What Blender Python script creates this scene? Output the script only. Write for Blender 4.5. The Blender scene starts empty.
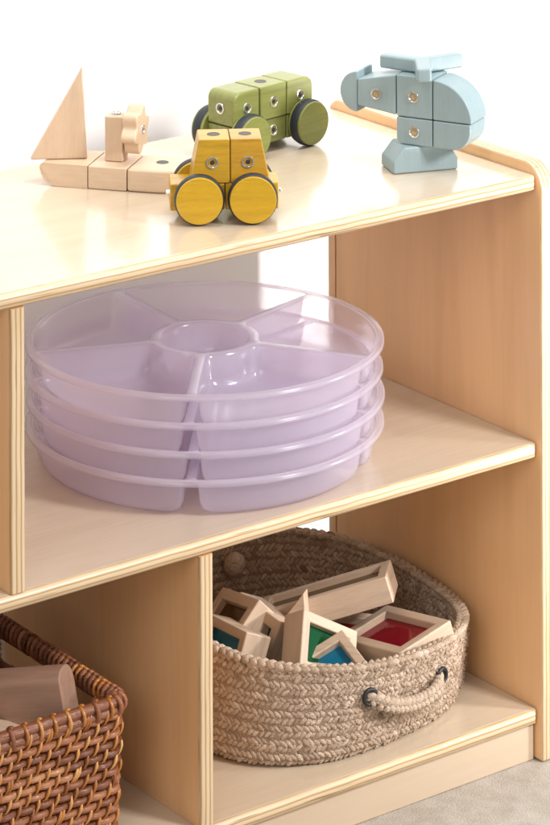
import bpy, bmesh, math, random
from mathutils import Vector, Matrix, Euler
random.seed(7)
R = math.radians
PI = math.pi
SC = bpy.context.scene
COL = SC.collection

# ------------------------------------------------------------------ camera frame (shelf axes: x along the front, y into the shelf, z up)
F, VH, TURN = 3140.95, -688.88, .6396
CAM = Vector((-2.2744, -2.5706, 1.5818))
TOP, MID, LOW = .6377, .3464, .0564
cT, sT = math.cos(TURN), math.sin(TURN)

def c2s(x, y, z=0):                       # direction: camera-aligned (right, away, up) -> shelf axes
    return Vector((cT*x + sT*y, -sT*x + cT*y, z))

# ------------------------------------------------------------------ objects
def link(name, mesh, parent=None):
    o = bpy.data.objects.new(name, mesh)
    COL.objects.link(o)
    if parent: o.parent = parent
    return o

def tag(o, label=None, cat=None, group=None, kind=None):
    if label: o['label'] = label
    if cat: o['category'] = cat
    if group: o['group'] = group
    if kind: o['kind'] = kind
    return o

def thing(name, label, cat, loc=(0, 0, 0), rz=0, group=None):
    o = link(name, None)
    o.empty_display_size = .02
    o.location = loc
    o.rotation_euler = (0, 0, rz)
    return tag(o, label, cat, group)

def obj(name, bm, mats, parent=None, smooth=True, weighted=True, sharp=40):
    me = bpy.data.meshes.new(name)
    bm.normal_update()
    bm.to_mesh(me)
    bm.free()
    for m in (mats if isinstance(mats, (list, tuple)) else [mats]):
        me.materials.append(m)
    if smooth:
        for p in me.polygons: p.use_smooth = True
        me.set_sharp_from_angle(angle=R(sharp))
    o = link(name, me, parent)
    if smooth and weighted:
        w = o.modifiers.new('wn', 'WEIGHTED_NORMAL')
        w.keep_sharp = True
    return o

def copy_tree(o, parent=None):
    c = o.copy()
    COL.objects.link(c)
    c.parent = parent
    for ch in list(o.children):
        copy_tree(ch, c)
    return c

# ------------------------------------------------------------------ mesh pieces
def merge(dst, src, mat=None):
    """append bmesh src to dst"""
    if mat is not None: src.transform(mat)
    vm = {v: dst.verts.new(v.co) for v in src.verts}
    for f in src.faces:
        try:
            nf = dst.faces.new([vm[v] for v in f.verts])
            nf.material_index = f.material_index
        except ValueError:
            pass
    src.free()

def bevel_sharp(b, w, seg=3, ang=35, test=None):
    b.normal_update()
    es = [e for e in b.edges if len(e.link_faces) == 2 and e.calc_face_angle(0) > R(ang) and (test is None or test(e))]
    if es and w > 0:
        bmesh.ops.bevel(b, geom=es, offset=w, segments=seg, profile=.5, affect='EDGES', clamp_overlap=True)

def box(bm, lo, hi, bev=.001, seg=3, test=None, mat=None):
    b = bmesh.new()
    bmesh.ops.create_cube(b, size=1)
    for v in b.verts:
        v.co = Vector([lo[i] + (v.co[i]+.5)*(hi[i]-lo[i]) for i in range(3)])
    bevel_sharp(b, bev, seg, test=test)
    merge(bm, b, mat)

def prism(bm, pts, d0, d1, bev=.001, seg=3, axes='xz', mat=None, ang=35):
    """outline pts (u,v) swept along the third axis from d0 to d1"""
    b = bmesh.new()
    def P(u, v, d):
        return {'xz': (u, d, v), 'yz': (d, u, v), 'xy': (u, v, d)}[axes]
    lo = [b.verts.new(P(u, v, d0)) for u, v in pts]
    hi = [b.verts.new(P(u, v, d1)) for u, v in pts]
    n = len(pts)
    b.faces.new(lo); b.faces.new(hi[::-1])
    for i in range(n):
        j = (i+1) % n
        b.faces.new((lo[j], lo[i], hi[i], hi[j]))
    bmesh.ops.recalc_face_normals(b, faces=b.faces[:])
    bevel_sharp(b, bev, seg, ang)
    merge(bm, b, mat)

def rounded(pts, radii, n=6):
    """polygon with filleted corners"""
    out = []
    m = len(pts)
    for i in range(m):
        p, a, c = Vector(pts[i]), Vector(pts[i-1]), Vector(pts[(i+1) % m])
        r = radii[i] if isinstance(radii, (list, tuple)) else radii
        if r <= 0:
            out.append(tuple(p)); continue
        u, w = (a-p).normalized(), (c-p).normalized()
        ang = u.angle(w)
        t = r/math.tan(ang/2)
        ctr = p + (u+w).normalized()*(r/math.sin(ang/2))
        s, e = p+u*t-ctr, p+w*t-ctr
        a0, a1 = math.atan2(s.y, s.x), math.atan2(e.y, e.x)
        da = (a1-a0+PI) % (2*PI) - PI
        for k in range(n+1):
            an = a0+da*k/n
            out.append((ctr.x+r*math.cos(an), ctr.y+r*math.sin(an)))
    return out

def lathe(bm, prof, n=48, mat=None, closed=False):
    """profile (r, z) turned about z"""
    b = bmesh.new()
    rings = []
    for r, z in prof:
        if r < 1e-6:
            rings.append([b.verts.new((0, 0, z))])
        else:
            rings.append([b.verts.new((r*math.cos(2*PI*k/n), r*math.sin(2*PI*k/n), z)) for k in range(n)])
    prs = list(zip(rings, rings[1:]))
    if closed: prs.append((rings[-1], rings[0]))
    for A, B in prs:
        for k in range(n):
            j = (k+1) % n
            if len(A) == 1 and len(B) == 1: continue
            if len(A) == 1: b.faces.new((A[0], B[k], B[j]))
            elif len(B) == 1: b.faces.new((A[k], A[j], B[0]))
            else: b.faces.new((A[k], A[j], B[j], B[k]))
    bmesh.ops.recalc_face_normals(b, faces=b.faces[:])
    merge(bm, b, mat)

def tube(bm, pts, rad, n=8, closed=False, caps=True, flat=1.0, up=None):
    pts = [Vector(p) for p in pts]
    m = len(pts)
    rads = rad if isinstance(rad, (list, tuple)) else [rad]*m
    rings = []
    ref = up
    for i in range(m):
        if closed: t = pts[(i+1) % m]-pts[i-1]
        else: t = pts[min(i+1, m-1)]-pts[max(i-1, 0)]
        t.normalize()
        r0 = Vector(ref) if ref else (Vector((0, 0, 1)) if abs(t.z) < .9 else Vector((1, 0, 0)))
        u = (r0 - t*r0.dot(t)).normalized()
        w = t.cross(u)
        if ref is None or not up: ref = u if not up else up
        rings.append([bm.verts.new(pts[i]+u*(math.cos(2*PI*k/n)*rads[i]*flat)+w*(math.sin(2*PI*k/n)*rads[i])) for k in range(n)])
    for i in range(m if closed else m-1):
        A, B = rings[i], rings[(i+1) % m]
        for k in range(n):
            bm.faces.new((A[k], A[(k+1) % n], B[(k+1) % n], B[k]))
    if caps and not closed:
        bm.faces.new(rings[0][::-1]); bm.faces.new(rings[-1])

# ------------------------------------------------------------------ materials
def mat(name):
    m = bpy.data.materials.new(name)
    m.use_nodes = True
    nt = m.node_tree
    b = nt.nodes['Principled BSDF']
    return m, nt, b

def N(nt, typ, **kw):
    n = nt.nodes.new(typ)
    for k, v in kw.items():
        if k in n.inputs: n.inputs[k].default_value = v
        else: setattr(n, k, v)
    return n

def coords(nt, scale=(1, 1, 1), rot=(0, 0, 0), src='Object'):
    tc = N(nt, 'ShaderNodeTexCoord')
    mp = N(nt, 'ShaderNodeMapping')
    mp.inputs['Scale'].default_value = scale
    mp.inputs['Rotation'].default_value = rot
    nt.links.new(tc.outputs[src], mp.inputs['Vector'])
    return mp.outputs['Vector']

def ramp(nt, fac, stops):
    r = N(nt, 'ShaderNodeValToRGB')
    el = r.color_ramp.elements
    while len(el) < len(stops): el.new(.5)
    for e, (p, c) in zip(el, stops):
        e.position = p
        e.color = (*c, 1)
    nt.links.new(fac, r.inputs['Fac'])
    return r.outputs['Color']

def mix(nt, a, b, fac, mode='MIX'):
    m = N(nt, 'ShaderNodeMix', data_type='RGBA', blend_type=mode)
    for s, v in ((0, fac), (6, a), (7, b)):
        if hasattr(v, 'links') or isinstance(v, bpy.types.NodeSocket): nt.links.new(v, m.inputs[s])
        else: m.inputs[s].default_value = v if s == 0 else (*v, 1)
    return m.outputs[2]

def sc3(c, k): return tuple(min(1, x*k) for x in c)

def wood(name, col, grain='x', dark=.8, light=1.1, scale=18, rough=.4, coat=0, rot=(0, 0, 0), stretch=.08, bump=.1, spec=.5, coat_rough=.15, figure=.0, streak=.5):
    m, nt, b = mat(name)
    st = {'x': (stretch, 1, 1), 'y': (1, stretch, 1), 'z': (1, 1, stretch)}[grain]
    v = coords(nt, tuple(s*scale for s in st), rot)
    n1 = N(nt, 'ShaderNodeTexNoise', Scale=2.2, Detail=8, Roughness=.6, Distortion=.6)
    nt.links.new(v, n1.inputs['Vector'])
    n2 = N(nt, 'ShaderNodeTexNoise', Scale=22, Detail=4, Roughness=.6)
    nt.links.new(v, n2.inputs['Vector'])
    c = ramp(nt, n1.outputs['Fac'], [(.28, sc3(col, dark)), (.5, col), (.72, sc3(col, light))])
    streakc = ramp(nt, n2.outputs['Fac'], [(.35, (.86, .84, .80)), (.6, (1, 1, 1))])
    c = mix(nt, c, streakc, streak, 'MULTIPLY')
    if figure > 0:
        v2 = coords(nt, tuple(s*6 for s in st), rot)
        n3 = N(nt, 'ShaderNodeTexNoise', Scale=1.3, Detail=3, Distortion=1.8)
        nt.links.new(v2, n3.inputs['Vector'])
        fg = ramp(nt, n3.outputs['Fac'], [(.3, (.86, .80, .72)), (.5, (1, 1, 1)), (.7, (1, .97, .93))])
        c = mix(nt, c, fg, figure, 'MULTIPLY')
    nt.links.new(c, b.inputs['Base Color'])
    b.inputs['Roughness'].default_value = rough
    b.inputs['Specular IOR Level'].default_value = spec
    if coat:
        b.inputs['Coat Weight'].default_value = coat
        b.inputs['Coat Roughness'].default_value = coat_rough
    bp = N(nt, 'ShaderNodeBump', Strength=bump, Distance=.0006)
    nt.links.new(n2.outputs['Fac'], bp.inputs['Height'])
    nt.links.new(bp.outputs['Normal'], b.inputs['Normal'])
    return m

def ply(name, axis, pitch=.0054):
    """edge of plywood: pale and amber layers stacked along one axis"""
    m, nt, b = mat(name)
    v = coords(nt)
    w = N(nt, 'ShaderNodeTexWave', wave_type='BANDS', bands_direction=axis, Scale=.3142/pitch, Distortion=1.3, Detail=3)
    w.inputs['Detail Scale'].default_value = .3
    nt.links.new(v, w.inputs['Vector'])
    c = ramp(nt, w.outputs['Fac'], [(.0, (.46, .27, .12)), (.16, (.60, .41, .22)), (.36, (.70, .53, .33)), (1, (.72, .575, .39))])
    st = {'X': (40, 40, 3), 'Z': (3, 40, 40)}[axis]
    v2 = coords(nt, st)
    n = N(nt, 'ShaderNodeTexNoise', Scale=4, Detail=6)
    nt.links.new(v2, n.inputs['Vector'])
    k = ramp(nt, n.outputs['Fac'], [(.3, (.86, .80, .72)), (.55, (1, 1, 1))])
    c = mix(nt, c, k, .7, 'MULTIPLY')
    nt.links.new(c, b.inputs['Base Color'])
    v3 = coords(nt, {'X': (260, 260, 9), 'Z': (9, 260, 260)}[axis])
    n3 = N(nt, 'ShaderNodeTexNoise', Scale=1, Detail=2)
    nt.links.new(v3, n3.inputs['Vector'])
    gap = ramp(nt, n3.outputs['Fac'], [(.27, (.42, .30, .20)), (.32, (1, 1, 1))])
    c = mix(nt, c, gap, .8, 'MULTIPLY')
    nt.links.new(c, b.inputs['Base Color'])
    b.inputs['Roughness'].default_value = .45
    b.inputs['Coat Weight'].default_value = .2
    b.inputs['Coat Roughness'].default_value = .2
    return m

MAPLE = (.73, .565, .40)
M_shelf = wood('maple_laminate', (.685, .56, .42), 'x', .96, 1.03, 9, .27, .85, coat_rough=.12, bump=.03, figure=.35, streak=.25)
M_panel = wood('maple_panel', (.88, .53, .265), 'z', .95, 1.04, 7, .36, .5, coat_rough=.22, bump=.03, figure=.65, streak=.16)
M_kick = wood('maple_kick', (.66, .52, .38), 'x', .95, 1.04, 8, .36, .4, coat_rough=.22, bump=.03, figure=.5, streak=.2)
M_edgeZ = ply('ply_edge_flat', 'Z')
M_edgeX = ply('ply_edge_upright', 'X')

def simple(name, col, rough=.5, metal=0, spec=.5, coat=0):
    m, nt, b = mat(name)
    b.inputs['Base Color'].default_value = (*col, 1)
    b.inputs['Roughness'].default_value = rough
    b.inputs['Metallic'].default_value = metal
    b.inputs['Specular IOR Level'].default_value = spec
    b.inputs['Coat Weight'].default_value = coat
    return m

M_steel = simple('steel', (.75, .74, .72), .22, 1)
M_socket = simple('socket', (.045, .04, .036), .4, .2)
M_brass = simple('brass', (.62, .38, .15), .35, .8)
M_rubber = simple('rubber', (.018, .022, .030), .5)
M_black = simple('black_grommet', (.012, .012, .014), .45)

M_yellow = [wood('yellow_stain_a', (.53, .30, .016), 'x', .72, 1.12, 60, .34, .2, (0, R(6), 0), bump=.08, streak=.8),
            wood('yellow_stain_b', (.52, .28, .02), 'x', .62, 1.15, 60, .34, .2, (0, R(-38), 0), bump=.08, streak=.9),
            wood('yellow_stain_c', (.56, .33, .013), 'x', .78, 1.10, 50, .32, .2, (0, R(-15), 0), bump=.06, streak=.7)]
M_green = [wood('green_stain_a', (.19, .205, .055), 'x', .80, 1.12, 60, .36, .2, bump=.06, streak=.7),
           wood('green_stain_b', (.235, .255, .065), 'x', .82, 1.12, 60, .35, .2, (0, R(70), 0), bump=.06, streak=.6)]
M_blue = wood('blue_stain', (.285, .375, .40), 'z', .94, 1.05, 40, .40, .12, bump=.04, streak=.32)
M_beech = wood('beech', (.66, .485, .335), 'x', .92, 1.06, 40, .42, .1, bump=.05)
M_beech2 = wood('beech_end', (.62, .45, .31), 'z', .92, 1.06, 40, .45, .05, bump=.05)
M_frame = [wood('raw_wood_x', (.60, .45, .33), 'x', .78, 1.08, 42, .55, 0, bump=.12),
           wood('raw_wood_y', (.58, .43, .31), 'y', .76, 1.08, 42, .55, 0, bump=.12)]
M_walnut = wood('brown_wood', (.37, .215, .15), 'x', .75, 1.15, 30, .5, 0, bump=.1)

def acrylic(name, col):
    m, nt, b = mat(name)
    out = nt.nodes['Material Output']
    nt.nodes.remove(b)
    tr = N(nt, 'ShaderNodeBsdfTransparent'); tr.inputs[0].default_value = (*col, 1)
    tl = N(nt, 'ShaderNodeBsdfTranslucent'); tl.inputs[0].default_value = (*col, 1)
    df = N(nt, 'ShaderNodeBsdfDiffuse'); df.inputs[0].default_value = (*col, 1)
    gl = N(nt, 'ShaderNodeBsdfGlossy', Roughness=.04)
    fr = N(nt, 'ShaderNodeFresnel', IOR=1.49)
    m1 = N(nt, 'ShaderNodeMixShader', Fac=.5); m2 = N(nt, 'ShaderNodeMixShader', Fac=.55); m3 = N(nt, 'ShaderNodeMixShader')
    L = nt.links.new
    L(tl.outputs[0], m1.inputs[1]); L(df.outputs[0], m1.inputs[2])
    L(tr.outputs[0], m2.inputs[1]); L(m1.outputs[0], m2.inputs[2])
    L(fr.outputs[0], m3.inputs[0]); L(m2.outputs[0], m3.inputs[1]); L(gl.outputs[0], m3.inputs[2])
    L(m3.outputs[0], out.inputs[0])
    return m

M_red = acrylic('red_acrylic', (.78, .025, .06))
M_bluea = acrylic('blue_acrylic', (.02, .48, .78))
M_greena = acrylic('green_acrylic', (.015, .24, .08))
M_amber = acrylic('amber_acrylic', (.32, .17, .03))
M_teal = acrylic('teal_acrylic', (.008, .30, .42))

def tray_mat(name, milk, tint=(.93, .89, 1)):
    m, nt, b = mat(name)
    out = nt.nodes['Material Output']
    L = nt.links.new
    nt.nodes.remove(b)
    tr = N(nt, 'ShaderNodeBsdfTransparent'); tr.inputs[0].default_value = (.988, .976, .997, 1)
    rf = N(nt, 'ShaderNodeBsdfRefraction', Roughness=.35, IOR=1.02); rf.inputs[0].default_value = (.988, .976, .997, 1)
    tl = N(nt, 'ShaderNodeBsdfTranslucent'); tl.inputs[0].default_value = (*tint, 1)
    df = N(nt, 'ShaderNodeBsdfDiffuse'); df.inputs[0].default_value = (*tint, 1)
    gl = N(nt, 'ShaderNodeBsdfGlossy', Roughness=.16); gl.inputs[0].default_value = (1, 1, 1, 1)
    lw = N(nt, 'ShaderNodeLayerWeight', Blend=.35)
    p = N(nt, 'ShaderNodeMath', operation='POWER'); p.inputs[1].default_value = 3
    q = N(nt, 'ShaderNodeMath', operation='MULTIPLY_ADD'); q.inputs[1].default_value = .46; q.inputs[2].default_value = .025
    m0 = N(nt, 'ShaderNodeMixShader', Fac=.3)
    m1 = N(nt, 'ShaderNodeMixShader', Fac=.5); m2 = N(nt, 'ShaderNodeMixShader', Fac=milk); m3 = N(nt, 'ShaderNodeMixShader')
    L(lw.outputs['Facing'], p.inputs[0]); L(p.outputs[0], q.inputs[0])
    L(tr.outputs[0], m0.inputs[1]); L(rf.outputs[0], m0.inputs[2])
    L(tl.outputs[0], m1.inputs[1]); L(df.outputs[0], m1.inputs[2])
    L(m0.outputs[0], m2.inputs[1]); L(m1.outputs[0], m2.inputs[2])
    L(q.outputs[0], m3.inputs[0]); L(m2.outputs[0], m3.inputs[1]); L(gl.outputs[0], m3.inputs[2])
    L(m3.outputs[0], out.inputs[0])
    return m
M_tray = [tray_mat('frosted_lavender_plastic', .22), tray_mat('thick_lavender_plastic', .46, (.90, .86, .995))]

def attr_mat(name, stops, rough=.7, bumpscale=900, bump=.4, spec=.3, dist=.0008, stretch=None):
    """colour picked per strand from a face attribute, plus fine fibre noise"""
    m, nt, b = mat(name)
    at = N(nt, 'ShaderNodeAttribute', attribute_name='strand')
    c = ramp(nt, at.outputs['Fac'], stops)
    v = coords(nt, stretch or (1, 1, 1))
    n = N(nt, 'ShaderNodeTexNoise', Scale=bumpscale, Detail=3)
    nt.links.new(v, n.inputs['Vector'])
    k = ramp(nt, n.outputs['Fac'], [(.3, (.72, .70, .68)), (.6, (1, 1, 1))])
    c = mix(nt, c, k, .7, 'MULTIPLY')
    nt.links.new(c, b.inputs['Base Color'])
    b.inputs['Roughness'].default_value = rough
    b.inputs['Specular IOR Level'].default_value = spec
    bp = N(nt, 'ShaderNodeBump', Strength=bump, Distance=dist)
    nt.links.new(n.outputs['Fac'], bp.inputs['Height'])
    nt.links.new(bp.outputs['Normal'], b.inputs['Normal'])
    return m

M_rope = attr_mat('cotton_jute_rope', [(0, (.29, .20, .14)), (.35, (.52, .385, .28)), (.75, (.65, .50, .38)), (1, (.74, .60, .48))], .85, 620, 1.0, .12, .0022)
M_reed = attr_mat('red_brown_reed', [(0, (.15, .043, .017)), (.5, (.32, .112, .048)), (.85, (.44, .175, .078)), (1, (.60, .30, .13))], .34, 420, .9, .6, .0012, (.10, .10, 2.2))
M_cane = attr_mat('amber_cane', [(0, (.30, .095, .022)), (.5, (.58, .22, .045)), (1, (.80, .44, .15))], .24, 500, .3, .7)

def noise_mat(name, c1, c2, scale, rough, bump=.2, dist=.002):
    m, nt, b = mat(name)
    v = coords(nt)
    n = N(nt, 'ShaderNodeTexNoise', Scale=scale, Detail=8, Roughness=.65)
    nt.links.new(v, n.inputs['Vector'])
    n2 = N(nt, 'ShaderNodeTexNoise', Scale=scale*16, Detail=3)
    nt.links.new(v, n2.inputs['Vector'])
    c = ramp(nt, n.outputs['Fac'], [(.35, c1), (.65, c2)])
    k = ramp(nt, n2.outputs['Fac'], [(.3, (.80, .79, .78)), (.65, (1, 1, 1))])
    c = mix(nt, c, k, .7, 'MULTIPLY')
    nt.links.new(c, b.inputs['Base Color'])
    b.inputs['Roughness'].default_value = rough
    b.inputs['Specular IOR Level'].default_value = .2
    bp = N(nt, 'ShaderNodeBump', Strength=bump, Distance=dist)
    nt.links.new(n2.outputs['Fac'], bp.inputs['Height'])
    nt.links.new(bp.outputs['Normal'], b.inputs['Normal'])
    return m

M_wall = simple('white_wall', (.80, .797, .79), .95, spec=.1)
M_carpet = noise_mat('greige_carpet', (.43, .375, .315), (.56, .505, .445), 30, .95, .6, .003)

# ------------------------------------------------------------------ setting
bm = bmesh.new()
box(bm, (-4, -4, -.05), (4, .53, 0), 0)
tag(obj('carpet', bm, M_carpet, smooth=False), 'greige short pile carpet under the maple shelf unit', 'carpet', kind='structure')
bm = bmesh.new()
box(bm, (-4, .470, -.02), (4, .60, 2.6), 0)
tag(obj('wall', bm, M_wall, smooth=False), 'plain white wall close behind the shelf unit', 'wall', kind='structure')

# ------------------------------------------------------------------ shelf unit
DEP, TH = .382, .0165
XL = -1.20
unit = thing('shelf_unit', 'pale maple plywood open shelf unit holding the toys, trays and baskets', 'shelf')

def edge_faces(b, test, idx):
    b.normal_update()
    for f in b.faces:
        if test(f.normal): f.material_index = idx

def shelf_board(name, z):
    bm = bmesh.new()
    y0 = .0055
    def t(e):
        m = (e.verts[0].co+e.verts[1].co)/2
        return m.y < y0+1e-4
    box(bm, (XL+.001, y0, -TH), (-.0012, DEP-.004, 0), .0074, 5, test=t)
    edge_faces(bm, lambda n: n.y < -.25, 1)
    o = obj(name, bm, [M_shelf, M_edgeZ], unit)
    o.location = (0, 0, z)
    return o
shelf_board('top_shelf', TOP)
shelf_board('middle_shelf', MID)
shelf_board('bottom_shelf', LOW)

def side_panel(x0):
    """side panel with rounded corners and a groove near its back edge"""
    th = .020
    zt = TOP+.0125
    bm = bmesh.new()
    r = .030
    gy = DEP-.0165                                  # groove
    pts = rounded([(0, 0), (gy, 0), (gy, zt), (0, zt)], [0, 0, 0, r], 10)
    b2 = bmesh.new()
    full = rounded([(0, 0), (DEP, 0), (DEP, zt), (0, zt)], [0, 0, .024, r], 10)
    prism(b2, full, 0, th, .0032, 3, axes='yz', ang=50)
    merge(bm, b2)
    edge_faces(bm, lambda n: abs(n.x) < .75, 1)
    o = obj('side_panel', bm, [M_panel, M_edgeX], unit)
    o.location = (x0, 0, 0)
    return o
sp = side_panel(0)
side_panel(XL-.02)
# groove as a shallow cut
cb = bmesh.new()
box(cb, (-.01, DEP-.0175, .06), (.004, DEP-.0150, TOP-.005), 0)
cm = bpy.data.meshes.new('groove_cut'); cb.to_mesh(cm); cb.free()
cut = bpy.data.objects.new('groove_cut', cm)
md = sp.modifiers.new('groove', 'BOOLEAN'); md.operation = 'DIFFERENCE'; md.object = cut; md.solver = 'EXACT'
COL.objects.link(cut)
bpy.context.view_layer.update()
dg = bpy.context.evaluated_depsgraph_get()
newm = bpy.data.meshes.new_from_object(sp.evaluated_get(dg))
sp.modifiers.clear()
sp.data = newm
bpy.data.objects.remove(cut)

def divider(x1, z0, z1):
    """upright board whose right face is at x1"""
    bm = bmesh.new()
    y0 = .0068
    def t(e):
        m = (e.verts[0].co+e.verts[1].co)/2
        return m.y < y0+1e-4 and abs(e.verts[0].co.z-e.verts[1].co.z) > .1
    box(bm, (-.0170, y0, z0+.0003), (0, DEP-.004, z1-.0003), .0035, 3, test=t)
    edge_faces(bm, lambda n: n.y < -.25, 1)
    o = obj('divider', bm, [M_panel, M_edgeX], unit)
    o.location = (x1, 0, 0)
divider(-.657, MID, TOP-TH)
divider(-.4345, LOW, MID-TH)
bm = bmesh.new()
box(bm, (XL+.001, .0125, .0004), (-.0022, .0285, LOW-TH-.0002), .0008)
obj('kick_board', bm, [M_kick], unit)

# ------------------------------------------------------------------ snaps and holes used by the block toys
def place(o, loc, direction):
    o.location = loc
    o.rotation_mode = 'QUATERNION'
    o.rotation_quaternion = Vector(direction).to_track_quat('Z', 'Y')

def snap(parent, loc, direction, core=None, r=.0066, name='snap'):
    """steel eyelet with a dark socket in its middle, facing direction"""
    bm = bmesh.new()
    lathe(bm, [(r, -.002), (r, .0004), (r*.93, .0012), (r*.74, .0013), (r*.62, .0004), (r*.60, -.002)], 32)
    ring = obj(name, bm, M_steel, parent)
    place(ring, loc, direction)
    bm = bmesh.new()
    lathe(bm, [(r*.62, -.0004), (r*.40, -.0002), (r*.36, .0006), (r*.18, .0008), (0, .0007)], 24)
    obj('socket', bm, core or M_socket, ring)
    return ring

def hole(parent, loc, direction, r=.0062):
    bm = bmesh.new()
    lathe(bm, [(r*1.12, -.0005), (r*1.1, .0003), (r, .0004), (r*.96, .0002), (r*.9, .00015), (0, .00015)], 28)
    h = obj('magnet_hole', bm, M_socket, parent)
    place(h, loc, direction)

def wheel(parent, loc, direction, face_mat, r=.0243, th=.018):
    bm = bmesh.new()
    w = .0012
    lathe(bm, [(0, -th), (r*.97, -th), (r, -th+w), (r, -w), (r-w*.5, -w*.2), (r-w*1.4, 0), (0, 0)], 64)
    o = obj('wheel', bm, face_mat, parent)
    place(o, loc, direction)
    bm = bmesh.new()
    b = []
    for k in range(12):
        a = 2*PI*k/12
        b.append((r+.0002+.0016*math.cos(a), -.0085+.0060*math.sin(a)))
    lathe(bm, b, 64, closed=True)
    obj('tyre', bm, M_rubber, o)

# ------------------------------------------------------------------ yellow car
def toy(name, label, cat, loc, yaw):
    return thing(name, label, cat, loc, yaw-TURN)

base = Vector((-.3750, .0655, 0))
yaw = R(3.8)
car = toy('toy_car', 'small mustard yellow wooden block car with four wheels on the top shelf', 'toy car',
          base + c2s(-.039*math.sin(yaw), .039*math.cos(yaw)) + c2s(0, -.009) + Vector((0, 0, TOP+.0003)), yaw)
bm = bmesh.new()
box(bm, (-.0575, -.0205, .0115), (-.0007, .0205, .0390), .0016)
obj('base_block', bm, M_yellow[0], car)
bm = bmesh.new()
box(bm, (.0000, -.0205, .0115), (.0555, .0205, .0390), .0016)
obj('base_block', bm, M_yellow[2], car)
for s, mt in ((-1, M_yellow[0]), (1, M_yellow[1])):
    bm = bmesh.new()
    x0 = .0050
    if s < 0: pts = [(-.0415, .0393), (-.0004, .0393), (-.0004, .0850), (-.0325, .0850)]
    else: pts = [(.0004, .0393), (.0415, .0393), (.0325, .0850), (.0004, .0850)]
    prism(bm, [(u+x0, v) for u, v in pts], -.0212, .0212, .0014)
    cab = obj('cab_block', bm, mt, car)
    snap(cab, (x0+s*.0185, -.0212, .0610), (0, -1, 0))
    hole(cab, (x0+s*.0165, .0, .0850), (0, 0, 1))
bm = bmesh.new()
lathe(bm, [(0, .0040), (.0020, .0038), (.0027, .0030), (.0029, -.001)], 20)
k = obj('coupling_pin', bm, M_steel, car); place(k, (-.0575, -.004, .0265), (-1, 0, 0))
bm = bmesh.new()
lathe(bm, [(0, .0040), (.0020, .0038), (.0027, .0030), (.0029, -.001)], 20)
k = obj('coupling_pin', bm, M_steel, car); place(k, (.0555, -.004, .0265), (1, 0, 0))
for sx in (-1, 1):
    for sy in (-1, 1):
        wheel(car, (sx*.0277, sy*.0395, .0259), (0, sy, 0), M_yellow[2])

# ------------------------------------------------------------------ green truck
yaw = R(45.5)
ux, uy = c2s(math.cos(yaw), math.sin(yaw)), c2s(-math.sin(yaw), math.cos(yaw))
g0 = Vector((-.1204, .2496, 0)) - ux*.0465 + uy*.039
van = toy('toy_van', 'olive green wooden block van with black tyred wheels behind the yellow car', 'toy van', g0+Vector((0, 0, TOP+.0003)), yaw)
m = .0425
for k in range(3):
    a, b_ = (-1.5+k)*m+.0005, (-.5+k)*m-.0005
    z0, z1 = .0372, .0750
    rad = [0, 0, .012 if k == 2 else 0, .010 if k == 0 else 0]
    bm = bmesh.new()
    prism(bm, rounded([(a, z0), (b_, z0), (b_, z1), (a, z1)], rad, 8), -.0212, .0212, .0032 if k == 0 else .0018, 3)
    blk = obj('body_block', bm, M_green[1], van)
    for sy in (-1, 1):
        snap(blk, ((a+b_)/2, sy*.0212, .0560), (0, sy, 0))
    if k == 1: hole(blk, ((a+b_)/2, 0, z1), (0, 0, 1))
    if k == 0: snap(blk, (a, 0, .0560), (-1, 0, 0))
for k in range(3):
    a, b_ = (-1.5+k)*m+.0008, (-.5+k)*m-.0008
    bm = bmesh.new()
    box(bm, (a, -.0205, .0105), (b_, .0205, .0366), .0016)
    blk = obj('base_block', bm, M_green[0], van)
    if k == 1:
        snap(blk, (.0, -.0205, .0240), (0, -1, 0)); snap(blk, (.0, .0205, .0240), (0, 1, 0))
for sx in (-1, 1):
    for sy in (-1, 1):
        wheel(van, (sx*.0465, sy*.0395, .0259), (0, sy, 0), M_green[1])

# ------------------------------------------------------------------ blue helicopter
yaw = R(-27)
hc = (Vector((-.121, .114, 0))+Vector((-.0484, .0881, 0)))/2
h17 = R(17)
ctr = hc + c2s(-math.sin(h17), math.cos(h17))*.021 + c2s(.004, -.009)
heli = toy('toy_helicopter', 'pale blue wooden block helicopter with three rotor arms at the shelf end', 'toy helicopter', ctr+Vector((0, 0, TOP+.0003)), yaw)
bm = bmesh.new()
prism(bm, [(-.0375, 0), (.0375, 0), (.0375, .0125), (.0275, .0285), (-.0245, .0285), (-.0375, .0125)], -.021, .021, .0022)
ft = obj('foot_block', bm, M_blue, heli)
ft.rotation_euler = (0, 0, h17-yaw)
HX = .0035                                           # body centre over the foot
def hblock(name, pts, y0=-.0212, y1=.0212, bev=.0016, ang=35):
    bm = bmesh.new()
    prism(bm, [(u+HX, v) for u, v in pts], y0, y1, bev, 3, ang=ang)
    return obj(name, bm, M_blue, heli)
lowc = hblock('belly_block', rounded([(-.0215, .0290), (.0213, .0290), (.0213, .0585), (-.0215, .0585)], [.006, 0, 0, 0]))
snap(lowc, (HX, -.0212, .0437), (0, -1, 0), M_brass)
hblock('chin_block', rounded([(.0222, .0290), (.0665, .0290), (.0665, .0585), (.0222, .0585)], [0, .022, 0, 0], 12))
mid = hblock('cabin_block', [(-.0215, .0593), (.0213, .0593), (.0213, .1045), (-.0215, .1045)])
snap(mid, (HX-.001, -.0212, .0820), (0, -1, 0), M_brass)
nose = [(.0222, .0593), (.0680, .0593)] + [(.0222+.0458*math.cos(a), .0593+.0435*math.sin(a)) for a in [R(90*k/16) for k in range(1, 17)]]
hblock('nose_block', nose)
tail = hblock('tail_block', [(-.0690, .0655), (-.0224, .0600), (-.0224, .1040), (-.0690, .0945)])
snap(tail, (HX-.046, -.0212, .0805), (0, -1, 0), M_brass)
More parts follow.
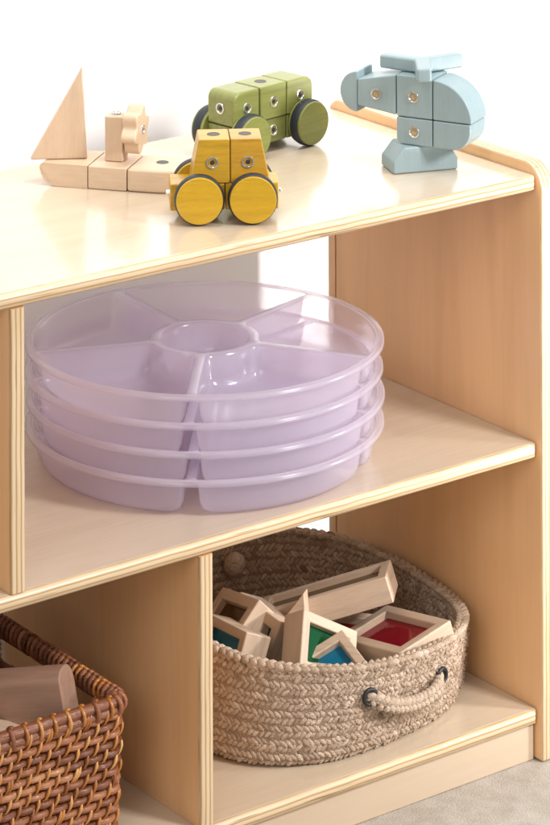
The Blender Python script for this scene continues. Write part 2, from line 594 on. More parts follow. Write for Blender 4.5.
fin = [(-.0695, .0575)] + [(-.0695-.0215*math.sin(a), .0800-.0225*math.cos(a)) for a in [R(180*k/20) for k in range(1, 20)]] + [(-.0695, .1025)]
fo = hblock('tail_fin', fin, -.0205, .0205)
bm = bmesh.new()
arm = []
for k in range(3):
    a = R(-90+120*k)
    d, p = Vector((math.cos(a), math.sin(a))), Vector((-math.sin(a), math.cos(a)))
    w, ln = .0082, .0495
    arm += [tuple(d*ln-p*w), tuple(d*ln+p*w), tuple((d+Vector((math.cos(a+R(120)), math.sin(a+R(120))))).normalized()*w*1.2)]
prism(bm, arm, 0, .0155, .0030, 3, axes='xy')
ro = obj('rotor', bm, M_blue, heli)
ro.location = (HX, 0, .1050)
ro.rotation_euler = (0, 0, -yaw)
bm = bmesh.new(); lathe(bm, [(.004, .103), (.004, .107)], 16)
hb = obj('rotor_pin', bm, M_steel, heli); hb.location = (HX, 0, 0)

# ------------------------------------------------------------------ wooden boat
yaw = R(-15.3)
ux, uy = c2s(math.cos(yaw), math.sin(yaw)), c2s(-math.sin(yaw), math.cos(yaw))
b0 = (Vector((-.4187, .2617, 0))+Vector((-.3908, .226, 0)))/2 + uy*.030
boat = toy('toy_boat', 'natural beech wooden block boat with triangular sail and cog wheel', 'toy boat', b0+Vector((0, 0, TOP+.0003)), yaw)
def rot_prof(pts, y0, y1, bev, name, part_mat=M_beech):
    bm = bmesh.new(); prism(bm, pts, y0, y1, bev, 3); return obj(name, bm, part_mat, boat)
Hh = .0245
W = .0300
rot_prof(rounded([(-.0765, Hh), (-.0765, 0), (-.0224, 0), (-.0224, Hh)], [.005, .020, 0, 0], 10), -W, W, .0030, 'hull_block')
cb_ = rot_prof([(-.0217, 0), (.0217, 0), (.0217, Hh), (-.0217, Hh)], -W, W, .0014, 'hull_block')
bm = bmesh.new()
bow = [(.0224, -W), (.050, -W)] + [(.050+.042*math.sin(a), -W*math.cos(a)) for a in [R(180*k/24) for k in range(1, 24)]] + [(.050, W), (.0224, W)]
prism(bm, bow, 0, Hh, .0030, 3, axes='xy', ang=50)
bo = obj('bow_block', bm, M_beech, boat)
hole(bo, (.052, .004, Hh), (0, 0, 1))
# sail: thin triangular block standing on the stern, turned a little
bm = bmesh.new()
prism(bm, [(-.0600, 0), (.0015, 0), (-.0035, .0985)], -.006, .006, .0018, 3)
sl = obj('sail', bm, M_beech2, boat)
sl.location = (-.0345, .001, Hh+.0004); sl.rotation_euler = (0, 0, R(20))
bm = bmesh.new()
box(bm, (-.0102, -.0102, 0), (.0102, .0102, .0485), .0014)
ms = obj('mast_block', bm, M_beech2, boat)
ms.location = (.0005, .002, Hh+.0004)
snap(ms, (0, 0, .0500), (0, 0, 1), M_steel, r=.0052)
bm = bmesh.new()
cog = []
for k in range(96):
    a = 2*PI*k/96
    rr = .0225+.0036*math.cos(6*a)
    cog.append((rr*math.cos(a), rr*math.sin(a)))
prism(bm, cog, 0, .0175, .0022, 3, axes='yz', ang=50)
cg = obj('cog_wheel', bm, M_beech, boat)
cg.location = (.0130, .001, Hh+.0350)
cg.rotation_euler = (R(15), 0, 0)
snap(cg, (.0175, 0, 0), (1, 0, 0), M_steel, r=.0052)
bm = bmesh.new(); lathe(bm, [(.0035, -.003), (.0035, .003)], 16)
px = obj('axle_pin', bm, M_steel, boat); place(px, (.0118, 0, Hh+.0350), (1, 0, 0))

# ------------------------------------------------------------------ sectioned trays
def smooth_loop(pts, n, win):
    P = [Vector(p) for p in pts]
    L = [0]
    for i in range(len(P)):
        L.append(L[-1]+(P[(i+1) % len(P)]-P[i]).length)
    tot = L[-1]
    out = []
    j = 0
    for k in range(n):
        s = tot*k/n
        while L[j+1] < s: j += 1
        f = (s-L[j])/max(1e-9, L[j+1]-L[j])
        out.append(P[j].lerp(P[(j+1) % len(P)], f))
    h = max(1, int(round(win/tot*n/2)))
    for _ in range(2):
        out = [sum((out[(i+d) % n] for d in range(-h, h+1)), Vector((0, 0)))/(2*h+1) for i in range(n)]
    return out

def sector(a0, a1, r1, r2, w, inset, n=112):
    """outline of one well between two dividers, shrunk by inset"""
    q1, q2, ww = r1+inset, r2-inset, w+inset
    pts = []
    b0, b1 = a0+math.asin(ww/q2), a1-math.asin(ww/q2)
    for k in range(31):
        a = b0+(b1-b0)*k/30
        pts.append((q2*math.cos(a), q2*math.sin(a)))
    b0, b1 = a1-math.asin(ww/q1), a0+math.asin(ww/q1)
    for k in range(17):
        a = b0+(b1-b0)*k/16
        pts.append((q1*math.cos(a), q1*math.sin(a)))
    return smooth_loop(pts, n, .013)

def make_tray():
    bm = bmesh.new()
    H = .0385
    steps = [(0, 0), (.0005, -.0008), (.0012, -.0018), (.0018, -.0038), (.0026, -.012), (.0038, -.0240), (.0058, -.0305), (.0092, -.0350), (.0138, -H+.0010), (.0190, -H)]
    def well(fn):
        prev = None; first = None
        for ins, z in steps:
            ring = [bm.verts.new((p.x, p.y, z)) for p in fn(ins)]
            if prev:
                for i in range(len(ring)):
                    j = (i+1) % len(ring)
                    bm.faces.new((prev[i], prev[j], ring[j], ring[i]))
            else: first = ring
            prev = ring
        bm.faces.new(prev)
        return first
    loops = []
    off = R(-90)
    for k in range(5):
        a0, a1 = off+2*PI*k/5, off+2*PI*(k+1)/5
        loops.append(well(lambda ins: sector(a0, a1, .0585, .1856, .0046, ins)))
    def cup(ins): return [Vector((( .0490-ins)*math.cos(2*PI*i/72), (.0490-ins)*math.sin(2*PI*i/72))) for i in range(72)]
    loops.append(well(cup))
    n = 160
    outer = [bm.verts.new((.1871*math.cos(2*PI*i/n), .1871*math.sin(2*PI*i/n), 0)) for i in range(n)]
    loops.append(outer)
    es = []
    for lp in loops:
        for i in range(len(lp)):
            e = bm.edges.get((lp[i], lp[(i+1) % len(lp)])) or bm.edges.new((lp[i], lp[(i+1) % len(lp)]))
            es.append(e)
    nf0 = set(bm.faces)
    bmesh.ops.triangle_fill(bm, edges=es, use_beauty=True)
    prev = outer
    nrim = set(bm.faces)
    for r, z in [(.1874, .0009), (.1877, .0019), (.1883, .0022), (.1890, .0018), (.1895, .0012), (.1914, .0012), (.1924, .0008), (.1931, -.0002), (.1933, -.0034)]:
        ring = [bm.verts.new((r*math.cos(2*PI*i/n), r*math.sin(2*PI*i/n), z)) for i in range(n)]
        for i in range(n):
            j = (i+1) % n
            bm.faces.new((prev[i], prev[j], ring[j], ring[i]))
        prev = ring
    for f in bm.faces:
        if f in nrim and f not in nf0: f.material_index = 1
    bmesh.ops.recalc_face_normals(bm, faces=bm.faces[:])
    o = obj('sectioned_tray', bm, M_tray, None, sharp=60, weighted=False)
    sd = o.modifiers.new('thickness', 'SOLIDIFY'); sd.thickness = .0010; sd.offset = 0
    return o
tray = make_tray()
SP = .0291
zr0 = MID+.0391
tcx, tcy = -.3078, .2000
labels = ['lavender translucent plastic tray at the bottom of the stack, resting on the middle shelf',
          'lavender translucent plastic tray second from the bottom of the stack',
          'lavender translucent plastic tray just under the topmost tray of the stack',
          'topmost lavender translucent plastic tray, its five wells and round cup open to view']
for k in range(4):
    o = tray if k == 0 else tray.copy()
    if k: COL.objects.link(o)
    o.location = (tcx+(0, .0008, -.0006, .0004)[k], tcy+(0, -.0005, .0007, 0)[k], zr0+SP*k)
    o.rotation_euler = (0, 0, -TURN-R(3.3)+R((0, .5, -.4, .2)[k]))
    tag(o, labels[k], 'tray', 'stacked sectioned trays')

# ------------------------------------------------------------------ rope basket
def set_strand(o, vals):
    at = o.data.attributes.new('strand', 'FLOAT', 'FACE')
    at.data.foreach_set('value', vals)

class Strands:
    """many soft strand pieces gathered into one mesh with a random tone per piece"""
    def __init__(s): s.v, s.f, s.t = [], [], []
    def grid(s, rings, tone, cap=True):
        o = len(s.v); n = len(rings[0])
        for r in rings: s.v += [tuple(p) for p in r]
        for i in range(len(rings)-1):
            for k in range(n):
                j = (k+1) % n
                s.f.append((o+i*n+k, o+i*n+j, o+(i+1)*n+j, o+(i+1)*n+k)); s.t.append(tone)
        if cap:
            s.f.append(tuple(o+k for k in range(n))[::-1]); s.t.append(tone)
            e = o+(len(rings)-1)*n
            s.f.append(tuple(e+k for k in range(n))); s.t.append(tone)
    def lump(s, c, along, out, la, lo, lw, tone, jit=.0):
        """ellipsoid strand piece: long axis 'along', depth axis 'out'"""
        a = along.normalized(); o = (out-a*out.dot(a)).normalized(); w = a.cross(o)
        rings = []
        for i in range(7):
            u = -1+2*i/6
            r = math.sqrt(max(.02, 1-u*u*.98))
            ring = []
            for k in range(8):
                an = 2*PI*k/8
                j = 1+random.uniform(-jit, jit)
                ring.append(c+a*(la*u)+o*(lo*r*math.cos(an)*j)+w*(lw*r*math.sin(an)*j))
            rings.append(ring)
        s.grid(rings, tone)
    def tube(s, pts, rad, tone, n=6, up=None):
        rings = []
        m = len(pts)
        for i in range(m):
            t = (pts[min(i+1, m-1)]-pts[max(i-1, 0)]).normalized()
            r0 = up or (Vector((0, 0, 1)) if abs(t.z) < .9 else Vector((1, 0, 0)))
            u = (r0-t*r0.dot(t)).normalized(); w = t.cross(u)
            rr = rad[i] if isinstance(rad, list) else rad
            rings.append([pts[i]+u*(rr*math.cos(2*PI*k/n))+w*(rr*math.sin(2*PI*k/n)) for k in range(n)])
        s.grid(rings, tone)
    def build(s, name, m, parent):
        me = bpy.data.meshes.new(name)
        me.from_pydata(s.v, [], s.f)
        me.materials.append(m)
        for p in me.polygons: p.use_smooth = True
        o = link(name, me, parent)
        set_strand(o, s.t)
        return o

BX, BY = -.1884, .1925
rope = thing('rope_basket', 'beige braided rope basket with rope handle and black eyelets on the bottom shelf', 'basket', (BX, BY, LOW+.0005), R(6.1))
HBK = .1065
def super_pt(th, ax, ay, e=2/2.64):
    c, s = math.cos(th), math.sin(th)
    return Vector((ax*math.copysign(abs(c)**e, c), ay*math.copysign(abs(s)**e, s)))
def loop_at(z, n):
    """n evenly spaced points and outward normals round the basket wall at height z"""
    k = z/HBK
    ax, ay = .168+.003*k**.8, .150+.014*k**.8
    if k < .12: ax -= .010*(1-k/.12)**2; ay -= .010*(1-k/.12)**2
    raw = [super_pt(2*PI*i/720, ax, ay) for i in range(720)]
    L = [0]
    for i in range(720): L.append(L[-1]+(raw[(i+1) % 720]-raw[i]).length)
    out = []; j = 0
    for i in range(n):
        s_ = L[-1]*i/n
        while L[j+1] < s_: j += 1
        f = (s_-L[j])/max(1e-9, L[j+1]-L[j])
        p = raw[j].lerp(raw[(j+1) % 720], f)
        t = (raw[(j+1) % 720]-raw[j]).normalized()
        sag = k*(.0156*p.y/.16-.0139*p.x/.16) + .0012*math.sin(5*math.atan2(p.y, p.x))*k
        out.append((Vector((p.x, p.y, z+sag)), Vector((t.y, -t.x, 0)), Vector((t.x, t.y, 0))))
    return out
bm = bmesh.new()
prev = None
zs = [.003+i*(HBK-.006)/14 for i in range(15)]
for z in zs:
    ring = [bm.verts.new(p) for p, o_, t_ in loop_at(z, 160)]
    if prev:
        for i in range(160):
            bm.faces.new((prev[i], prev[(i+1) % 160], ring[(i+1) % 160], ring[i]))
    else: bm.faces.new(ring[::-1])
    prev = ring
bmesh.ops.recalc_face_normals(bm, faces=bm.faces[:])
core = obj('basket_core', bm, M_rope, rope, weighted=False)
set_strand(core, [.12]*len(core.data.polygons))
sd = core.modifiers.new('t', 'SOLIDIFY'); sd.thickness = .007; sd.offset = 0
fib_loops = [loop_at(HBK*(.03+.97*i/40), 240) for i in range(41)]
S = Strands()
rows = 7
pitch = (HBK+.002)/rows
for r_ in range(rows):
    zc = .0065+pitch*r_+.003
    per = 182
    for half in (0, 1):
        z = zc + (-.22 if half == 0 else .22)*pitch
        ring = loop_at(z, per)
        for i in range(per):
            p, o_, t_ = ring[i]
            ph = (half*.5)
            q = p.lerp(ring[(i+1) % per][0], ph)
            slant = 1 if half == 0 else -1
            al = t_*.75 + Vector((0, 0, slant*.72)) + o_*random.uniform(-.25, .25)+Vector((0,0,random.uniform(-.18,.18)))
            tone = min(1, max(0, random.gauss(.56, .2)))
            for sgn in (1, -1):
                c = q + o_*(.0027*sgn+random.uniform(-.0005, .0005)) + Vector((0, 0, random.uniform(-.0006, .0006)))
                S.lump(c, al if sgn > 0 else al, o_, .0059+random.uniform(-.0008, .0014), .0018, .0025+random.uniform(-.0003, .0006), tone, .22)
# top course
ring = loop_at(HBK, 124)
for i in range(124):
    p, o_, t_ = ring[i]
    al = t_*.8+o_*.55+Vector((0, 0, .15))
    S.lump(p+Vector((0, 0, .0020))+o_*.002, al, Vector((0, 0, 1)), .0078, .0040, .0036, min(1, max(0, random.gauss(.62, .2))), .12)
    al = t_*.8-o_*.55+Vector((0, 0, .15))
    S.lump(p+Vector((0, 0, .0018))-o_*.003, al, Vector((0, 0, 1)), .0078, .0038, .0036, min(1, max(0, random.gauss(.58, .2))), .12)
for i in range(5200):                                # loose fibres standing off the yarn
    p, o_, t_ = random.choice(fib_loops)[random.randrange(240)]
    sgn = 1 if random.random() < .75 else -1
    d = (o_*sgn*random.uniform(.2, 1)+t_*random.uniform(-1, 1)+Vector((0, 0, random.uniform(-.8, .8)))).normalized()
    c = p+o_*sgn*.0050+t_*random.uniform(-.003, .003)
    bend = Vector((random.uniform(-1, 1), random.uniform(-1, 1), random.uniform(-1, 1)))*.0012
    ln = random.uniform(.002, .0048)
    S.tube([c, c+d*ln*.5+bend, c+d*ln], [.00022, .00018, .00008], random.uniform(.5, 1), 3)
S.build('braided_wall', M_rope, rope)
def on_wall(z, th):
    lp = loop_at(z, 240)
    return min(lp, key=lambda q: abs((math.atan2(q[0].y, q[0].x)-th+PI) % (2*PI)-PI))

def braid(name, pts, parent, r=.0060, s_r=.0046, turns=5, m_=None):
    """three strands plaited along a smooth path"""
    P = [Vector(p) for p in pts]
    def at(u):
        x = u*(len(P)-1); i = min(int(x), len(P)-2); f = x-i
        p0, p1, p2, p3 = P[max(i-1, 0)], P[i], P[i+1], P[min(i+2, len(P)-1)]
        return .5*((2*p1)+(p2-p0)*f+(2*p0-5*p1+4*p2-p3)*f*f+(3*p1-p0-3*p2+p3)*f**3)
    B = Strands()
    n = 110
    for k in range(3):
        pl = []; rad = []
        for i in range(n+1):
            u = i/n
            c = at(u); t = (at(min(1, u+.01))-at(max(0, u-.01))).normalized()
            side = Vector((0, 0, 1)); side = (side-t*side.dot(t)).normalized(); o_ = t.cross(side)
            ph = 2*PI*turns*u+2*PI*k/3
            taper = min(1, .35+4*min(u, 1-u)*2)
            pl.append(c+side*(r*math.sin(ph)*taper)+o_*(r*.45*math.sin(2*ph)*taper))
            rad.append(s_r*(.8+.2*taper)*(1+.05*math.sin(i*2.1+k)))
        B.tube(pl, rad, .62+.1*k, 9)
    return B.build(name, m_ or M_rope, parent)

def torus(bm, R_, r_, mat_, n=28, k=10):
    b = [(R_+r_*math.cos(2*PI*i/k), r_*math.sin(2*PI*i/k)) for i in range(k)]
    lathe(bm, b, n, mat_, closed=True)

def eyelet(z, th, inner=False):
    p, o_, t_ = on_wall(z, th)
    d = -o_ if inner else o_
    bm = bmesh.new(); torus(bm, .0078, .0022, None)
    e = obj('eyelet', bm, M_black, rope)
    place(e, p+d*.0070, d)
    return p, d
A1, A2 = -2.02, -1.02                                # replaced below by wall angles of the two front eyelets
EY = dict(z1=.0735, th1=R(-108), z2=.067, th2=R(-70))
p1, d1 = eyelet(EY['z1'], EY['th1'])
p2, d2 = eyelet(EY['z2'], EY['th2'])
path = []
for k in range(9):
    u = k/8
    out = (d1.lerp(d2, u)).normalized()
    q = p1.lerp(p2, u)
    bulge = math.sin(PI*u)
    # stay outside the curved wall
    w_, ow, _ = on_wall(EY['z1']-.015*bulge, math.atan2(q.y, q.x))
    path.append(Vector((w_.x, w_.y, p1.z+(p2.z-p1.z)*u-.015*bulge**.8)) + ow*(.004+.0110*min(1, bulge*1.8)))
braid('rope_handle', path, rope, .0048, .0038, 6)
# knot of the far handle, seen on the inside of the back wall
p3, d3 = eyelet(.080, R(75), True)
bm = bmesh.new()
K = Strands()
for j in range(7):
    a0 = random.random()*2*PI
    ax = Vector((random.uniform(-1, 1), random.uniform(-1, 1), random.uniform(-1, 1))).normalized()
    u_ = ax.orthogonal().normalized(); w_ = ax.cross(u_)
    pl = [u_*(.0088*math.cos(a0+2*PI*i/20))+w_*(.0088*math.sin(a0+2*PI*i/20)) for i in range(21)]
    K.tube([p3+d3*.0105+q for q in pl], .0052, random.uniform(.55, .9), 8)
K.build('handle_knot', M_rope, rope)

# ------------------------------------------------------------------ framed colour blocks inside the rope basket
def frame_mesh(outer, inner, t, bev=.0016):
    """ring between two outlines with the same point count, thickness t"""
    b = bmesh.new()
    n = len(outer)
    V = {}
    for nm, pts, z in (('ot', outer, t/2), ('ob', outer, -t/2), ('it', inner, t/2), ('ib', inner, -t/2)):
        V[nm] = [b.verts.new((x, y, z)) for x, y in pts]
    for i in range(n):
        j = (i+1) % n
        for a, c in (('ot', 'it'), ('it', 'ib'), ('ib', 'ob'), ('ob', 'ot')):
            f = b.faces.new((V[a][i], V[a][j], V[c][j], V[c][i]))
            e = Vector(outer[j])-Vector(outer[i])
            f.material_index = 0 if abs(e.x) >= abs(e.y) else 1
    bmesh.ops.recalc_face_normals(b, faces=b.faces[:])
    bevel_sharp(b, bev, 3, 40)
    return b

def framed_block(label, shape, dims, rotm, pos, acr, border=.0125, group='framed colour blocks in the rope basket'):
    w, h, t = dims
    root = thing('framed_block', label, 'toy block', pos, 0, group)
    root.rotation_mode = 'QUATERNION'
    root.rotation_quaternion = rotm.to_quaternion()
    if shape == 'rect':
        outer = [(-w/2, -h/2), (w/2, -h/2), (w/2, h/2), (-w/2, h/2)]
        inner = [(-w/2+border, -h/2+border), (w/2-border, -h/2+border), (w/2-border, h/2-border), (-w/2+border, h/2-border)]
    else:
        outer = [(-w/2, -h/2), (w/2, -h/2), (0, h/2)]
        P = [Vector(p) for p in outer]
        c = sum(((P[0]-P[1]).length*P[2], (P[1]-P[2]).length*P[0], (P[2]-P[0]).length*P[1]), Vector((0, 0)))/((P[0]-P[1]).length+(P[1]-P[2]).length+(P[2]-P[0]).length)
        area = w*h/2; per = sum((P[i]-P[i-1]).length for i in range(3)); rin = 2*area/per
        k = 1-border/rin
        inner = [tuple(c+(p-c)*k) for p in P]
    obj('frame', frame_mesh(outer, inner, t), M_frame, root)
    bm = bmesh.new()
    grow = 1.06
    cx, cy = sum(p[0] for p in inner)/len(inner), sum(p[1] for p in inner)/len(inner)
    prism(bm, [(cx+(x-cx)*grow, cy+(y-cy)*grow) for x, y in inner], .0050, .0080, 0, axes='xy')
    obj('window', bm, acr, root, smooth=False)
    return root
def eul(a, b, c): return Euler((R(a), R(b), R(c)), 'XYZ').to_matrix()
def axes_cam(up, n):
    """rotation whose z is the face normal n and y is up, both given camera-aligned"""
    z = c2s(*n).normalized(); y = c2s(*up); y = (y-z*y.dot(z)).normalized(); x = y.cross(z)
    return Matrix((x, y, z)).transposed()
framed_block('wooden rectangular frame block with a red window, lying at the right of the rope basket', 'rect', (.112, .0761, .0317), eul(12.4, -9.9, -90), (-.122, .101, .1285), M_red)
framed_block('longest wooden frame block, lying on top along the back of the rope basket', 'rect', (.150, .0699, .0292), eul(-7.8, -17.8, -40.6), (-.1535, .1837, .1555), M_amber, .011)
framed_block('wooden triangular frame block with a blue window behind the basket rim', 'tri', (.1085, .0542, .0318), eul(29.5, -2.5, -56.1), (-.2100, .0912, .1350), M_bluea, .0105)
framed_block('wooden frame block with a dark green window, standing on edge in the middle', 'rect', (.0802, .0624, .0312), eul(58.6, 30, -4.3), (-.2196, .1131, .1384), M_greena, .011)
# blocks at the left end: corner given, then the centre follows
def from_corner(corner, rotm, dims):                  # corner = right top front corner of the face
    w, h, t = dims
    return Vector(corner)-rotm @ Vector((w/2, h/2, t/2))
rot = axes_cam((.276, .278, .918), (-.8, -.46, .38)); dm = (.085, .075, .033)
framed_block('wooden frame block with a bright blue window, leaning beside the plywood divider', 'rect', dm, rot, from_corner((-.2977, .1381, .172), rot, dm), M_bluea, .0105)
rot = axes_cam((.55, .46, .68), (-.67, -.23, .70)); dm = (.085, .075, .033)
framed_block('wooden frame block with a dark amber window, half hidden below the rope knot', 'rect', dm, rot, from_corner((-.2478, .1830, .1800), rot, dm), M_amber)
rot = axes_cam((.4, .2, .9), (-.75, -.5, .4))
framed_block('wooden frame block with a teal window, mostly hidden between the two standing frames', 'rect', dm, rot, from_corner((-.2435, .1496, .165), rot, dm), M_teal)
framed_block('lowest wooden frame block, its red window peeking out under the long frame block', 'rect', (.10, .075, .032), eul(8, 12, -20), (-.150, .165, .115), M_red)
bm = bmesh.new()
prism(bm, [(-.056, -.075), (.006, -.060), (.0, 0)], 0, .022, .0010, 2)
wg = obj('wooden_block', bm, M_frame[0])
wg.location = (-.2050, .1600, .1835); wg.rotation_euler = (R(-8), 0, -TURN+R(-12))
tag(wg, 'pale solid wooden wedge block with its sharp tip pointing up in the rope basket', 'toy block')

# ------------------------------------------------------------------ rattan basket
XR, YF = -.527, .034
rb = thing('rattan_basket', 'red brown woven rattan basket with amber cane ties on the bottom shelf', 'basket', (XR-.165, YF+.140, LOW+.0005))
HWX, HWY, RC, HR = .165, .140, .014, .140
def rpath(z, n=None, inset=0):
    """closed rounded-rectangle path; returns list of (point, outward, tangent, arclength)"""
    fl = -.004*(1-z/HR)
    hx, hy, rc = HWX+fl-inset, HWY+fl-inset, RC
    segs = []
    pts = rounded([(-hx, -hy), (hx, -hy), (hx, hy), (-hx, hy)], rc, 6)
    P = [Vector((p[0], p[1])) for p in pts]
    L = [0]
    for i in range(len(P)): L.append(L[-1]+(P[(i+1) % len(P)]-P[i]).length)
    return P, L
def rat(PL, s):
    P, L = PL
    s %= L[-1]
    lo, hi = 0, len(L)-1
    while hi-lo > 1:
        md_ = (lo+hi)//2
        if L[md_] <= s: lo = md_
        else: hi = md_
    a, b = P[lo], P[(lo+1) % len(P)]
    p = a.lerp(b, (s-L[lo])/max(1e-9, L[lo+1]-L[lo]))
    t = (b-a).normalized()
    return p, Vector((t.y, -t.x)), t
def in_hole(p, z):
    return abs(abs(p.x)-HWX) < .012 and abs(p.y) < .098-.0 and z > .098
Rd = Strands(); Cn = Strands()
NR = 14
pit = .0094
STAKE = .0112
for k in range(NR):
    z = .006+pit*k
    PL = rpath(z)
    tot = PL[1][-1]
    ns = int(round(tot/STAKE/2))*2
    sp_ = tot/ns
    for ply_ in (-1, 1):                             # outer and inner reed of a pair, woven in opposite phase
        run = []
        n = ns*8
        for i in range(n+1):
            s_ = tot*i/n
            p, o_, t_ = rat(PL, s_)
            if in_hole(p, z):
                if len(run) > 2: Rd.tube(run, .0036, random.random(), 7)
                run = []
                continue
            wv = math.cos(PI*s_/sp_+PI*k)
            q = Vector((p.x, p.y, z)) + Vector((o_.x, o_.y, 0))*(ply_*.0016+wv*.0011)
            q.z += random.uniform(-.0003, .0003)
            run.append(q)
            if len(run) > random.randint(26, 40) and wv < -.9:
                Rd.tube(run, .0036+random.uniform(-.0004, .0004), random.random(), 7); run = [q]
        if len(run) > 2: Rd.tube(run, .0036, random.random(), 7)
    # cane ties crossing over the reed where it dips in
    for i in range(ns):
        if (i+k) % 2 == 0: continue
        s_ = sp_*i
        p, o_, t_ = rat(PL, s_)
        if in_hole(p, z): continue
        O = Vector((o_.x, o_.y, 0)); T = Vector((t_.x, t_.y, 0))
        tone = min(1, max(0, random.gauss(.5, .25)))
        lean = .0031+random.uniform(-.0012, .0014)
        for dx in ((-.0016, .0016) if random.random() < .12 else (0,)):
            for side in (1, -1):
                pl = []
                for j in range(9):
                    u = -1+j/4
                    pl.append(Vector((p.x, p.y, z+.0012+u*.0092)) + T*(dx+lean*u) + O*(side*(.0056*(1-.75*abs(u-.2)**2.2)+.0004)))
                Cn.tube(pl, [.0008+.0010*max(0, 1-abs(-1.25+j/4)) for j in range(9)], tone, 6, up=T)
# rim with wraps, raised over the handle holes
PL = rpath(HR); tot = PL[1][-1]
rim_pts = []
for i in range(240):
    p, o_, t_ = rat(PL, tot*i/240)
    rim_pts.append(Vector((p.x, p.y, HR-.001)))
for dz, do, rr in ((.002, 0, .0060), (-.006, .002, .0048), (-.006, -.003, .0048)):
    pl = []
    for i in range(241):
        p, o_, t_ = rat(PL, tot*i/240)
        pl.append(Vector((p.x, p.y, HR-.001+dz))+Vector((o_.x, o_.y, 0))*do)
    Rd.tube(pl, rr, .25+random.random()*.3, 9)
nw = int(tot/.0082)
for i in range(nw):
    s_ = tot*i/nw
    front = None
    p, o_, t_ = rat(PL, s_)
    O = Vector((o_.x, o_.y, 0)); T = Vector((t_.x, t_.y, 0))
    pl = []
    onside = abs(abs(p.x)-HWX) < .01
    rr = .0098
    for j in range(15):
        a = 2*PI*j/14
        pl.append(Vector((p.x, p.y, HR-.0025))+O*(.0082*math.sin(a))+Vector((0, 0, rr*.95*math.cos(a)))+T*(.0045*(j/14-.5)))
    if onside or i % 2:
        tgt = Cn if (random.random() < (.22 if onside else .85)) else Rd
        tgt.tube(pl, .0019 if tgt is Cn else .0026, min(1, max(0, random.gauss(.45, .25))), 6, up=T)
# posts each side of the handle holes
for sx in (-1, 1):
    for yy in (-.101, .101):
        pl = [Vector((sx*(HWX-.001), yy, .090+.004*j)) for j in range(12)]
        Rd.tube(pl, .0048, .4, 8)
        for j in range(6):
            zc = .100+.006*j
            Cn.tube([Vector((sx*(HWX-.001)+.0058*math.cos(2*PI*q/12), yy+.0058*math.sin(2*PI*q/12), zc+.003*q/12)) for q in range(13)], .0015, random.random(), 6)
    n = 30
    pl = [Vector((sx*(HWX-.001), -.098+.196*i/n, .0965)) for i in range(n+1)]
    Rd.tube(pl, .0050, .3, 8)
Rd.build('woven_reeds', M_reed, rb)
Cn.build('cane_ties', M_cane, rb)
bm = bmesh.new()
box(bm, (-HWX+.008, -HWY+.008, .001), (HWX-.008, HWY-.008, .006), .001)
fl_ = obj('basket_floor', bm, M_reed, rb); set_strand(fl_, [.3]*len(fl_.data.polygons))

# wooden blocks in the rattan basket
def loose_block(label, pts, ln, pos, rotm, name='wooden_block', bev=.0016, m_=M_walnut):
    bm = bmesh.new()
    prism(bm, pts, -ln/2, ln/2, bev, 3, axes='yz', ang=40)
    o = obj(name, bm, m_)
    o.location = pos
    o.rotation_mode = 'QUATERNION'; o.rotation_quaternion = rotm.to_quaternion()
    return tag(o, label, 'wooden block', 'plain wooden blocks in the rattan basket')
LB = dict(p1=(-.618, .118, .186), p2=(-.665, .085, .160), p3=(-.640, .235, .165))
loose_block('large brown wooden block with one rounded long edge, right in the rattan basket', rounded([(-.020, -.040), (.020, -.040), (.020, .036), (-.020, .036)], [0, 0, .022, .012], 10), .15, LB['p1'], Euler((R(0), R(-10), -TURN+R(-15))).to_matrix())
loose_block('pale cut wooden block low at the front left of the rattan basket', [(-.025, -.03), (.025, -.03), (.025, .03), (-.025, .03)], .12, LB['p2'], Euler((R(0), R(16), -TURN+R(14))).to_matrix(), m_=M_frame[0])
loose_block('dark wooden block at the back of the rattan basket', [(-.02, -.03), (.02, -.03), (.02, .03), (-.02, .03)], .12, LB['p3'], Euler((R(0), R(4), -TURN+R(20))).to_matrix())

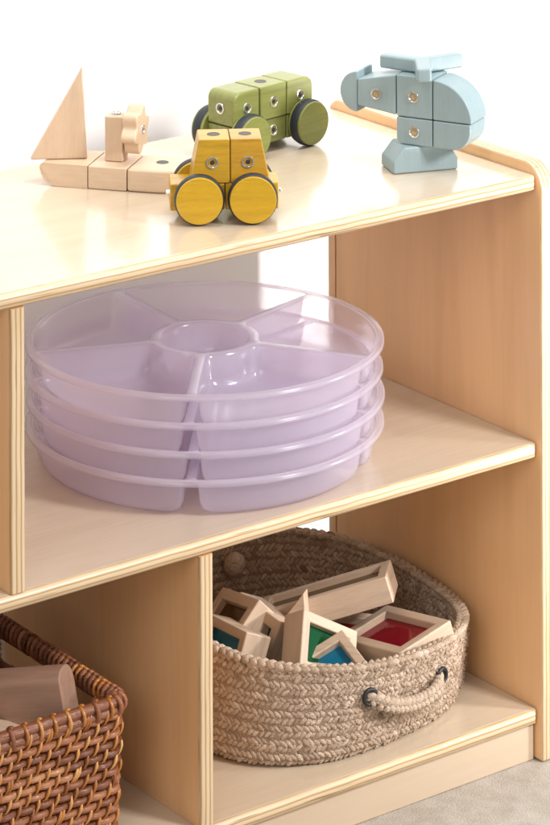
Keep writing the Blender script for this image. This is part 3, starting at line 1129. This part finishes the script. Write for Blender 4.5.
# ------------------------------------------------------------------ lamps
def area(name, loc, target, size, power, col=(1, 1, 1), size_y=None):
    l = bpy.data.lights.new(name, 'AREA')
    l.energy = power; l.size = size; l.color = col
    if size_y: l.shape = 'RECTANGLE'; l.size_y = size_y
    o = bpy.data.objects.new(name, l)
    COL.objects.link(o)
    o.location = loc
    o.rotation_euler = (Vector(target)-Vector(loc)).to_track_quat('-Z', 'Y').to_euler()
    return o
tgt = Vector((-.30, .15, .40))
e = R(34)
area('key_softbox', tgt+2.5*Vector((.386*math.cos(e), -.922*math.cos(e), math.sin(e))), tgt, .42, 45, (1, .985, .965))
area('wall_lamp', (.60, -.62, .42), (-.02, .47, .40), .12, 3.4, (1, .98, .96)).data.spread = R(70)
area('top_fill', (.1, -.8, 2.8), (-.35, .15, .5), 1.5, 6, (1, .985, .965))  # added overhead fill, no known source behind it
area('wall_fill', (-.3, .10, 1.9), (-.3, .47, .60), 2.2, 5.6, (1, .99, .98), .2).data.spread = R(90)  # added strip lamp that whitens the wall behind the toys
area('front_fill', (-2.7, -1.7, 2.0), (-.2, .2, .4), 1.3, 20, (1, .985, .965))  # added fill left of the camera, brightens the panel inside the shelf
w = bpy.data.worlds.new('World'); SC.world = w; w.use_nodes = True
w.node_tree.nodes['Background'].inputs[0].default_value = (1, .99, .98, 1)
w.node_tree.nodes['Background'].inputs[1].default_value = .46

# ------------------------------------------------------------------ camera
cam = bpy.data.cameras.new('camera')
co = bpy.data.objects.new('camera', cam); COL.objects.link(co)
cam.sensor_fit = 'HORIZONTAL'
cam.sensor_width = 36
cam.lens = 36*F/550
cam.shift_y = -(412.5-VH)/550
cam.shift_x = .006
cam.clip_start = .1; cam.clip_end = 50
rollm = Matrix.Rotation(-.003, 4, 'Z')
co.matrix_world = Matrix.Translation(CAM) @ Matrix.Rotation(-TURN, 4, 'Z') @ Matrix.Rotation(R(90), 4, 'X') @ rollm
SC.camera = co
SC.view_settings.view_transform = 'Standard'
SC.view_settings.look = 'None'
SC.view_settings.exposure = .10
SC.view_settings.gamma = 1
SC.render.engine = 'CYCLES'
SC.cycles.use_denoising = True
SC.cycles.max_bounces = 14
SC.cycles.transparent_max_bounces = 40
SC.cycles.transmission_bounces = 14
SC.cycles.sample_clamp_indirect = 4
SC.cycles.caustics_reflective = True
SC.cycles.caustics_refractive = True
